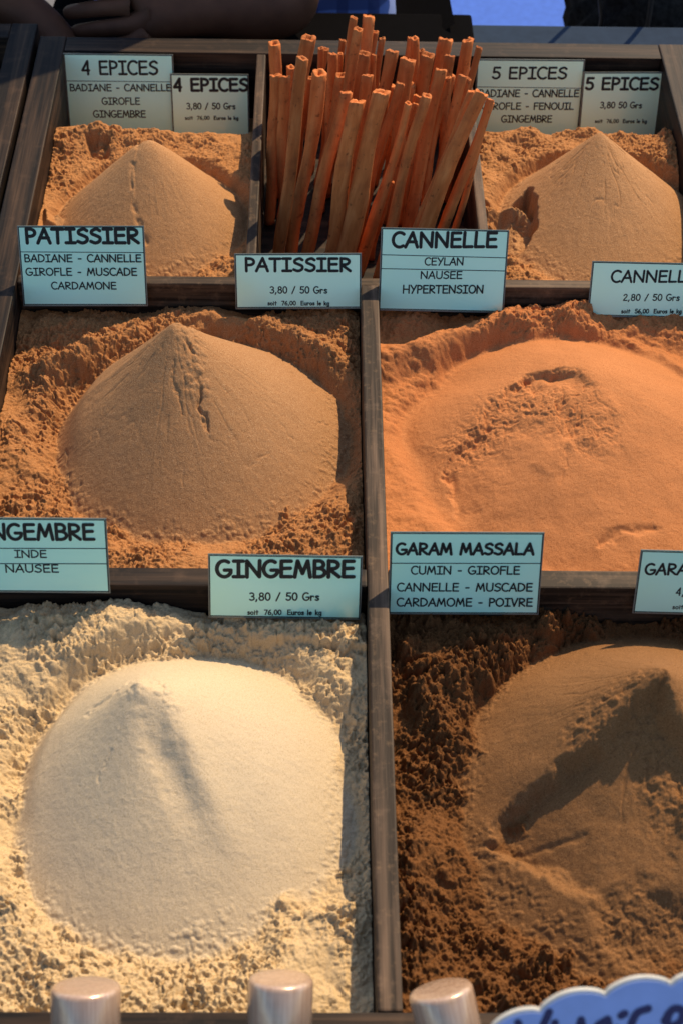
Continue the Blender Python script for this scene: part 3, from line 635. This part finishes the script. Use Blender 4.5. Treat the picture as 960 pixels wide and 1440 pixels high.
# ------------------------------------------------------------------ cinnamon sticks
def quill(label, top, bot, wtop, wbot, lay, seam=None, bend=0.0, slant=0.0):
    y0 = -.300+.042*lay; lean = .22; Nn = np.array([0, 1, -lean]); P0 = np.array([0, y0, FLOOR])
    T = on_plane(top, P0, Nn); B = on_plane(bot, P0, Nn)
    d = T-B; d /= np.linalg.norm(d); k = (B[2]-(FLOOR+.002))/d[2]; B2 = B-d*k
    # keep the foot inside the compartment
    lo, hi = XA+.0045+.008, XB-.0045-.008
    fx = min(max(B2[0], lo), hi); Lfull = np.linalg.norm(T-B2)
    kink = None
    if abs(fx-B2[0]) > 1e-6:      # foot would pass through the side: turn the stick about its visible lower end
        B2 = np.array([fx, B2[1], B2[2]])
    rt = 1.02*wtop/2*depth_of(T)/F_PX; rb = 1.02*wbot/2*depth_of(B)/F_PX
    ax = Vector(T-B2); L = ax.length; zq = ax.normalized(); rnd = random.Random(int(top[0]*13+top[1]*7))
    xq = Vector((1, 0, 0)); xq = (xq-zq*xq.dot(zq)).normalized(); yq = zq.cross(xq)
    o = empty('cinnamon_stick'); bpy.data.objects.remove(o)
    bm = bmesh.new(); n = 28; m = 26; rings = []
    ph = [rnd.uniform(0, 6.28) for _ in range(8)]; two = rnd.random() < .45; sa = R(seam) if seam is not None else R(rnd.uniform(55, 135)); sdp = .34 if seam is not None else (.22 if two else .04)
    nodes = [rnd.uniform(.2, .95) for _ in range(2)]
    for j in range(m+1):
        v = j/m; r = rb+(rt-rb)*v
        for nd in nodes: r *= 1+.07*math.exp(-((v-nd)/.018)**2)
        r *= 1+.035*math.sin(v*7+ph[0])+.035*math.sin(v*13+ph[1])
        cx = .0022*math.sin(v*3.3+ph[2])+.0010*math.sin(v*8+ph[3])+bend*math.sin(v*math.pi); cy = .0018*math.sin(v*3+ph[4])
        ring = []
        for i in range(n):
            a = 2*math.pi*i/n; da = (a+sa+.25*math.sin(v*3+ph[5])+math.pi) % (2*math.pi)-math.pi
            q = r*(1+.05*math.cos(2*a+ph[6])*.6+.012*math.cos(3*a+ph[7]+v*2)-sdp*math.exp(-(da/.28)**2)+rnd.uniform(-.012, .012))
            zz = v*L
            if j == m: zz += r*(.18*math.sin(a+ph[1])+.10*math.sin(3*a+ph[2])+rnd.uniform(-.08, .08))+slant*r*math.cos(a)
            ring.append(bm.verts.new((cx+q*math.cos(a), cy-q*math.sin(a), zz)))
        rings.append(ring)
    for a, b in zip(rings, rings[1:]):
        for i in range(n): bm.faces.new((a[i], b[i], b[(i+1) % n], a[(i+1) % n]))
    bm.faces.new(rings[0])
    def inner(ring, f, dz):
        c = Vector((sum(v_.co.x for v_ in ring)/n, sum(v_.co.y for v_ in ring)/n, 0))
        return [bm.verts.new((c.x+(v_.co.x-c.x)*f, c.y+(v_.co.y-c.y)*f, v_.co.z+dz)) for v_ in ring]
    r1 = inner(rings[-1], .90, .0004); r2 = inner(rings[-1], .42, .0002); r3 = inner(rings[-1], .30, -.007)
    for a, b in ((rings[-1], r1), (r1, r2), (r2, r3)):
        for i in range(n): bm.faces.new((a[i], b[i], b[(i+1) % n], a[(i+1) % n]))
    bm.faces.new(r3[::-1]); bmesh.ops.recalc_face_normals(bm, faces=bm.faces)
    ob = from_bm('cinnamon_stick', bm, M['cinnamon'], None, True)
    ob.matrix_world = Matrix(((xq.x, yq.x, zq.x, B2[0]), (xq.y, yq.y, zq.y, B2[1]), (xq.z, yq.z, zq.z, B2[2]), (0, 0, 0, 1)))
    return tag(ob, label, 'cinnamon stick', 'cinnamon sticks standing in the back middle compartment')
Q = [
 ('tall straight stick at the far left, its top against the back rail', (384, 61), (385, 130), 17, 17, 4),
 ('stick against the left divider, just in front of the far left tall one', (383.6, 106), (382, 350), 17, 14, 3),
 ('thin rounded stub peeping out beside the second stick from the left', (409, 95), (407, 180), 13, 13, 4),
 ('short stick behind the leftmost front stick, its top in a shadow', (401, 107), (399, 250), 17, 15, 3),
 ('stick with a slanting top overlapping the back rail near the left end', (435, 54), (422, 140), 20, 18, 3.2),
 ('leftmost front stick with a knot halfway up, leaning right', (426, 83), (394, 353), 19, 17, 1, None, -.002),
 ('broad flat topped stick just right of the leftmost front stick', (448, 101), (413.7, 349), 21, 17, 1.8),
 ('thinnest sliver of bark before the back rail on the left', (449, 67), (445, 110), 8, 8, 5),
 ('shaded slim stick beside the thin sliver on the left', (459, 69), (453, 105), 11, 11, 5.8),
 ('slim upright stick behind the gap right of the broad flat topped one', (464, 75), (462, 190), 14, 14, 4),
 ('slim stick touching the back rail left of the tallest pair', (479, 56), (475, 125), 10, 9, 5.2),
 ('narrow stick half hidden in front of the slim one left of the tallest pair', (475, 76), (471, 145), 7, 8, 4.6),
 ('front stick with a flat cut top leaning right, long shadow on its right side', (482, 130), (436, 349), 18, 18, 1.5),
 ('tall pale stick directly in front of the tallest pair', (505, 42), (490, 150), 14, 15, 3),
 ('left one of the two tallest sticks, slimmer', (501, 25), (490, 110), 11, 12, 4.6),
 ('right one of the two tallest sticks, thick round top', (514.6, 24), (514, 100), 16, 15, 4.8),
 ('reddish slim stick just right of the tallest pair', (527, 44.5), (521, 100), 11, 11, 5),
 ('thin light stick right of the tallest pair, second behind the split one', (535, 54), (528, 130), 9, 9, 4.2),
 ('dark knotted stick below the tallest pair with a split edge', (516.4, 75.5), (503, 145), 17, 17, 3.7, 100),
 ('narrow splint beside the dark knotted split stick', (528, 77), (522, 130), 8, 8, 3.9),
 ('dark split stick standing behind the long double rolled front stick', (521, 106), (503, 200), 16, 16, 2.4, 110),
 ('long double rolled front stick with a seam down its length', (504, 142), (466, 349), 22, 21, .9, 70),
 ('widest greyish front stick in the middle of the bundle', (539, 131), (484, 349), 23, 28, .8),
 ('thick smooth stick leaning left of the middle, shadowed on its right', (552, 72.5), (537, 145), 18, 18, 3),
 ('rounded stick right behind the widest greyish one', (559, 117.6), (519, 273), 13, 15, 1.9),
 ('thin stick behind the V shaped pair, left edge', (572.5, 53), (562, 125), 8, 9, 5.2),
 ('light stick standing above the V shaped split stick', (581, 54), (578, 110), 12, 12, 4.7),
 ('short thin stick between the V shaped stick and the brown upright', (589, 71.6), (588, 120), 9, 9, 5.4),
 ('stick split into a V shape near its top', (576, 83), (562, 190), 22, 18, 3, 92),
 ('brown upright stick with rough grain right of the V shaped one', (603.5, 77), (594, 150), 18, 17, 3.8),
 ('thick dark stick crossing the back rail right of centre', (628, 56), (616, 115), 20, 18, 5),
 ('smooth flat topped stick in front of the thick dark one', (635, 78), (626, 165), 15, 14, 3.8),
 ('long reddish front stick with wavy grain, right of centre', (617, 99), (577, 317), 17, 20, 1.7, 60),
 ('slender companion along the right side of the long wavy grained stick', (627, 110), (594, 310), 9, 12, 1.9),
 ('pale brown front stick with a slanting top, right half', (598, 135), (552, 317), 14, 17, 1.0),
 ('stick narrowing to its top and running down to the CANNELLE card', (576, 145), (512, 345), 10, 19, 1.2),
 ('small splint behind the pale brown slanting topped stick', (583, 145), (566, 200), 8, 10, 2.4),
 ('rear one of the right hand pair crossing the back rail', (665.5, 54), (659, 115), 9, 10, 5.2),
 ('front one of the right hand pair crossing the back rail', (655, 58), (648, 125), 14, 14, 4.2),
 ('thin pale stick leaning in front of the 5 EPICES card, tallest there', (671.7, 67), (656, 140), 10, 11, 3.9),
 ('wrinkled stick with a ring crack behind the thick right hand stick', (650.4, 106), (615, 235), 13, 16, 1.9),
 ('narrow stick hugging the wrinkled ring cracked one', (659, 112), (638, 185), 9, 10, 2.2),
 ('thickest front stick on the right, leaning far to the right', (677, 130), (600, 317), 19, 24, .4),
 ('smooth stick tucked behind the left side of the thickest right one', (666, 130), (622, 238), 13, 13, .9),
 ('cracked orange stick along the right side of the thickest one', (686, 140), (624, 317), 11, 19, .7, 60),
 ('outermost right splint pointing at the 5 EPICES card', (695.6, 146), (641, 317), 7, 11, .9),
 ('dark lower stick beside the left edge of the CANNELLE card', (548, 255), (519, 384), 10, 10, 1.7),
]
DEEP = 'shadowed stick deep inside the bundle, mostly hidden by the sticks before it'
rq = random.Random(5)
for i in range(16):
    xt = 392+i*18.2+rq.uniform(-5, 5); yt = rq.uniform(105, 150); sl = -.10+.012*i*.3
    Q.append((DEEP, (xt, yt), (xt-(14+1.6*i)*1.0, yt+150), rq.uniform(12, 17), rq.uniform(13, 17), rq.uniform(3.0, 5.2)))
for q in Q: quill(*q)

# ------------------------------------------------------------------ bottles in front of the tray
def cap_mat():
    m, n, b = new_mat('copper_satin_cap'); g = noise(n, objco(n, (600, 600, 30)), 1, 4)
    n.links.new(ramp(n, g, [(.3, (.46, .30, .20)), (.7, (.64, .46, .33))]), b.inputs['Base Color'])
    b.inputs['Roughness'].default_value = .27; b.inputs['Metallic'].default_value = .3
    b.inputs['Coat Weight'].default_value = 1; b.inputs['Coat Roughness'].default_value = .05
    h = noise(n, objco(n), 120, 4); o = N(n, 'ShaderNodeBump', Strength=.8, Distance=.002); n.links.new(h, o.inputs['Height']); n.links.new(o.outputs[0], b.inputs['Coat Normal'])
    return m
M['cap'] = cap_mat()
mg, ng, bg_ = new_mat('amber_glass'); bg_.inputs['Base Color'].default_value = (.30, .12, .03, 1); bg_.inputs['Roughness'].default_value = .05; bg_.inputs['Transmission Weight'].default_value = .85
M['glass'] = mg
LEAN = R(47); AXV = np.array([0, math.sin(LEAN), math.cos(LEAN)]); AXN = np.array([0, -math.cos(LEAN), math.sin(LEAN)])
def bottle(label, px, wpx, roll=0.0):
    """lies back on the front rail: its cap rests on the rail edge, its foot stands on the table"""
    r0 = .0188; P = np.array([0, Y3-RW, 0])+AXN*(r0+.0015); T = on_plane(px, P, AXN); r = wpx/2*depth_of(T)/F_PX
    a = AXV*math.cos(R(roll))+np.array([math.sin(R(roll)), 0, 0]); br = r*1.5
    H = (T[2]-TABLE_Z-br*math.sin(LEAN)*.98)/a[2]; foot = T-a*H
    y = Vector(AXN); z = Vector(a); x = y.cross(z).normalized(); y = z.cross(x)
    o = empty('bottle'); o.matrix_world = Matrix(((x.x, y.x, z.x, foot[0]), (x.y, y.y, z.y, foot[1]), (x.z, y.z, z.z, foot[2]), (0, 0, 0, 1)))
    tag(o, label, 'bottle', 'capped bottles leaning on the front of the tray')
    ch = .0255
    prof = [(r*.5, H-ch), (r*.97, H-ch), (r, H-ch+.0012), (r, H-.0035), (r*.985, H-.0020), (r*.94, H-.0008), (r*.82, H-.0002), (r*.4, H+.0002), (r*.05, H+.0003)]
    from_bm('cap', lathe_bm(prof, 64), M['cap'], o, True)
    hb = H-ch
    prof = [(br*.8, .0003), (br, .005), (br, hb*.55), (br*.86, hb*.70), (r*.85, hb*.86), (r*.80, hb-.0006)]
    from_bm('glass_body', lathe_bm(prof, 48), M['glass'], o, True)
    return o
bottle('capped bottle standing leftmost in front of the ginger compartment', (121, 1385), 99)
bottle('capped bottle between the other two, before the right part of the ginger', (395, 1374), 92, 1)
bottle('tilted capped bottle beside the blue cloud shaped sign', (618, 1389), 92, -13)

# ------------------------------------------------------------------ blue cloud shaped sign
def cloud_sign():
    ta = R(38); Nn = np.array([0, -math.cos(ta), math.sin(ta)]); P0 = on_y((850, 1400), -1.085)
    rx = np.array([1., 0, 0]); uy = np.cross(Nn, rx)
    loc = lambda px: (lambda q: ((q-P0)@rx, (q-P0)@uy))(on_plane(px, P0, Nn))
    edge = []
    def lobe(a, b, h, n=14):
        a = np.array(a, float); b = np.array(b, float); d = b-a; nn = np.array([d[1], -d[0]])/np.linalg.norm(d)
        for i in range(n): t = i/n; edge.append(a+d*t+nn*h*math.sin(math.pi*t)**.7)
    V = [(690, 1446), (758, 1421), (850, 1398), (943, 1383), (1050, 1390), (1110, 1440), (1100, 1530), (1000, 1570), (880, 1580), (760, 1560), (690, 1510)]
    H = [10, 15, 15, 20, 20, 18, 20, 16, 16, 14, 12]
    for i in range(len(V)): lobe(V[i], V[(i+1) % len(V)], H[i])
    L = np.array([loc(p) for p in edge])
    Mx = Matrix(((rx[0], uy[0], Nn[0], P0[0]), (rx[1], uy[1], Nn[1], P0[1]), (rx[2], uy[2], Nn[2], P0[2]), (0, 0, 0, 1)))
    o = empty('shop_sign'); o.matrix_world = Mx; tag(o, 'blue cloud shaped sign with a white edge and dark handwriting, lower right corner', 'sign')
    def slab(pts, z0, z1, mat, nm):
        bm = bmesh.new(); a = [bm.verts.new((*p, z0)) for p in pts]; b = [bm.verts.new((*p, z1)) for p in pts]; n = len(pts)
        for i in range(n): bm.faces.new((a[i], a[(i+1) % n], b[(i+1) % n], b[i]))
        bmesh.ops.triangle_fill(bm, use_beauty=True, edges=[bm.edges.get((a[i], a[(i+1) % n])) for i in range(n)])
        bmesh.ops.triangle_fill(bm, use_beauty=True, edges=[bm.edges.get((b[i], b[(i+1) % n])) for i in range(n)])
        bmesh.ops.recalc_face_normals(bm, faces=bm.faces); return from_bm(nm, bm, mat, o)
    slab(L, -.003, 0, plain('white_board_edge', (.48, .50, .48), .6)[0], 'board')
    # blue face, inset
    n = len(L); ins = []
    for i in range(n):
        t = L[(i+1) % n]-L[i-1]; t /= np.linalg.norm(t); nrm = np.array([-t[1], t[0]]); ins.append(L[i]-nrm*.0012*SGN)
    slab(ins, .0002, .0007, plain('blue_painted_face', (.30, .42, .80), .5, var=.06)[0], 'face')
    bm = bmesh.new(); z = .0009
    ink = plain('navy_marker', (.012, .012, .09), .5)[0]
    strokes = [[(727, 1437), (745, 1480), (771, 1422)], [(779, 1437), (776, 1475)], [(803, 1478), (816, 1433), (822, 1476), (832, 1478)],
               [(818, 1470), (840, 1440), (853, 1432), (862, 1478)], [(872, 1427), (877, 1424)], [(866, 1445), (862, 1478)],
               [tuple(q) for q in catmull([(910, 1417), (893, 1425), (884, 1452), (893, 1474), (915, 1468), (918, 1448), (900, 1448)], 6)],
               [(938, 1425), (930, 1476)], [tuple(q) for q in catmull([(933, 1434), (945, 1418), (958, 1420), (955, 1436), (936, 1448), (962, 1474)], 6)],
               [(1005, 1416), (980, 1420), (974, 1472), (1002, 1470)], [(978, 1445), (1000, 1443)]]
    for s in strokes:
        ribbon(bm, [loc(p) for p in s], .0018, z); z += .00002
    from_bm('lettering', bm, ink, o)
SGN = 1
cloud_sign()

# ------------------------------------------------------------------ behind the tray
o = sheet('shade_blue_ground', -.2, .9, .9, 4.0, GROUND_Z+.004, M['skylit_pavement'])  # added sheet over the pavement, coloured like ground in blue skylit shade
tag(o, 'pavement beyond the table behind the sticks, blue skylit shade painted into its colour', 'skylit_pavement')
bc = from_bm('black_cloth', box_bm(-1.2, .128, .045, .2165, TABLE_Z+.0005, TABLE_Z+.012, .004), M['black'])
tag(bc, 'folded black cloth on the table behind the tray, under the forearms', 'cloth')
def sack():
    bm = bmesh.new(); bmesh.ops.create_icosphere(bm, subdivisions=6, radius=1)
    for v in bm.verts:
        c = v.co; x, y, z = c; k = abs(x)**4+abs(y)**4+abs(z)**4; c /= max(.2, k**.25)
        nse = .06*math.sin(7*x+3*z)+.05*math.sin(11*z+5*y)+.03*math.sin(23*z+9*x)+.02*math.sin(53*z+31*y)
        c.x *= .13*(1+nse); c.y *= .12*(1+nse); c.z *= .42*(1+.3*nse)
    b = from_bm('sack', bm, M['sack'], None, True); P = on_y((945, 30), .36); b.location = (P[0]+.035, .36, GROUND_Z+.43); b.rotation_euler = (0, R(-6), 0)
    t = bpy.data.textures.new('sack_rough', 'CLOUDS'); t.noise_scale = .02
    md = b.modifiers.new('rough', 'DISPLACE'); md.texture = t; md.strength = .018
    tag(b, 'dark brown cloth sack with a ragged edge behind the right end', 'sack')
sack()
def wire(label, px, y):
    pts = catmull([on_y(p, y+.01*i) for i, p in enumerate(px)], 8)
    tag(tube('cable', pts, .0028, M['cable']), label, 'cable')
wire('thin dark cable hanging before the blue painted pavement', [(843, -160), (841, -60), (843, 0), (845, 25), (841, 48), (834, 90), (832, 150)], .26)
wire('dark cable hanging down over the ragged sack', [(925, -160), (919, -40), (914, 10), (907, 60), (905, 150)], .215)

# the seller: standing behind the table, leaning to the left on one arm
def skin_obj(name, pts, edges, mat, parent=None, root=0, sub=2):
    me = bpy.data.meshes.new(name); me.from_pydata([p[0] for p in pts], edges, []); me.materials.append(mat)
    o = bpy.data.objects.new(name, me); COL.objects.link(o)
    if parent: o.parent = parent
    o.modifiers.new('skin', 'SKIN'); sv = me.skin_vertices[0].data
    for i, p in enumerate(pts):
        r = p[1]; sv[i].radius = (r, r) if not isinstance(r, tuple) else r; sv[i].use_root = (i == root)
    o.modifiers['skin'].use_smooth_shade = True
    s = o.modifiers.new('sub', 'SUBSURF'); s.levels = sub; s.render_levels = sub
    return o
HIP = (-.13, .36, .0)
la = lambda px, y: tuple(on_y(px, y))
EL = la((418, 8), .17); WR = la((285, 16), .125)            # viewer's right arm: elbow and wrist
EL2 = (-.56, .22, .10); WR2 = la((20, 8), .10)
def lerp(a, b, t): return tuple(a[i]+(b[i]-a[i])*t for i in range(3))
pts = [((-.13, .38, .02), (.15, .10)), ((-.20, .39, .18), (.135, .095)), ((-.29, .39, .34), (.15, .10)), ((-.335, .37, .43), (.07, .07)), ((-.36, .35, .50), (.055, .055)),
       ((-.38, .335, .58), (.075, .085)), ((-.395, .33, .68), (.072, .085)),
       ((-.15, .34, .38), .055), (lerp((-.15, .34, .38), EL, .5), .046), (EL, .040), (lerp(EL, WR, .35), .042), (lerp(EL, WR, .7), .034), (WR, .026),
       ((-.46, .36, .36), .055), (lerp((-.46, .36, .36), EL2, .5), .046), (EL2, .040), (lerp(EL2, WR2, .5), .036), (WR2, .026)]
ed = [(0, 1), (1, 2), (2, 3), (3, 4), (4, 5), (5, 6), (2, 7), (7, 8), (8, 9), (9, 10), (10, 11), (11, 12), (2, 13), (13, 14), (14, 15), (15, 16), (16, 17)]
def add_hand(wr, d, side, curl):
    """palm with five separate bent fingers continuing the arm chain"""
    d = Vector(d).normalized(); s = Vector(side); s = (s-d*s.dot(d)).normalized(); nrm = d.cross(s)
    W0 = Vector(wr); iw = next(i for i, p in enumerate(pts) if p[0] == wr)
    pts.append((tuple(W0+d*.045), (.030, .020))); ip = len(pts)-1; ed.append((iw, ip))
    for k, (off, ln) in enumerate(((-.030, .062), (-.010, .074), (.010, .070), (.029, .056))):
        prev = ip; base = W0+d*.082+s*off; ang = 0; p = base
        pts.append((tuple(base), .0105)); ed.append((prev, len(pts)-1)); prev = len(pts)-1
        for q, fr in enumerate((.45, .32, .23)):
            ang += curl*(1+.1*k); p = p+(d*math.cos(ang)+nrm*-math.sin(ang))*ln*fr
            pts.append((tuple(p), .0092-.0008*q)); ed.append((prev, len(pts)-1)); prev = len(pts)-1
    prev = ip; p = W0+d*.03
    for q, (f, r) in enumerate(((.035, .012), (.032, .0105), (.024, .009))):
        p = p+(d*.62-s*.75-nrm*.2*q).normalized()*f; pts.append((tuple(p), r)); ed.append((prev, len(pts)-1)); prev = len(pts)-1
add_hand(WR, Vector(WR)-Vector(EL), (0, -.6, -.8), .35)
add_hand(WR2, (.75, -.25, -.55), (.4, -.9, 0), .4)
for sx in (-1, 1):
    i0 = len(pts)
    pts += [((-.13+.09*sx, .39, -.10), .085), ((-.13+.10*sx, .40, -.42), .058), ((-.13+.10*sx, .42, -.80), .042), ((-.13+.10*sx, .40, -.865), .035), ((-.13+.11*sx, .28, -.875), .028)]
    ed += [(0, i0), (i0, i0+1), (i0+1, i0+2), (i0+2, i0+3), (i0+3, i0+4)]
person = skin_obj('person', pts, ed, M['skin'])
tag(person, 'person in a blue plaid shirt and black trousers, forearms resting behind the tray', 'person')
# clothing follows the body
sp = [((-.13, .37, -.06), (.185, .135)), ((-.13, .37, .03), (.185, .135)), ((-.20, .39, .18), (.165, .12)), ((-.29, .39, .34), (.175, .125)), ((-.335, .37, .42), (.085, .085)),
      ((-.15, .34, .38), .075), (lerp((-.15, .34, .38), EL, .4), .064), ((-.46, .36, .36), .075), (lerp((-.46, .36, .36), EL2, .4), .064)]
skin_obj('shirt', sp, [(0, 1), (1, 2), (2, 3), (3, 4), (3, 5), (5, 6), (3, 7), (7, 8)], M['plaid'], person, 1)
tp = [((-.13, .37, -.03), (.20, .15))]; te = []
for sx in (-1, 1):
    i0 = len(tp)
    tp += [((-.13+.105*sx, .375, -.16), .125), ((-.13+.11*sx, .40, -.42), .088), ((-.13+.11*sx, .42, -.83), .070)]; te += [(0, i0), (i0, i0+1), (i0+1, i0+2)]
skin_obj('trousers', tp, te, M['black'], person, 0)
skin_obj('hair', [((-.39, .36, .66), (.082, .09)), ((-.40, .345, .715), (.078, .085))], [(0, 1)], M['hair'], person)
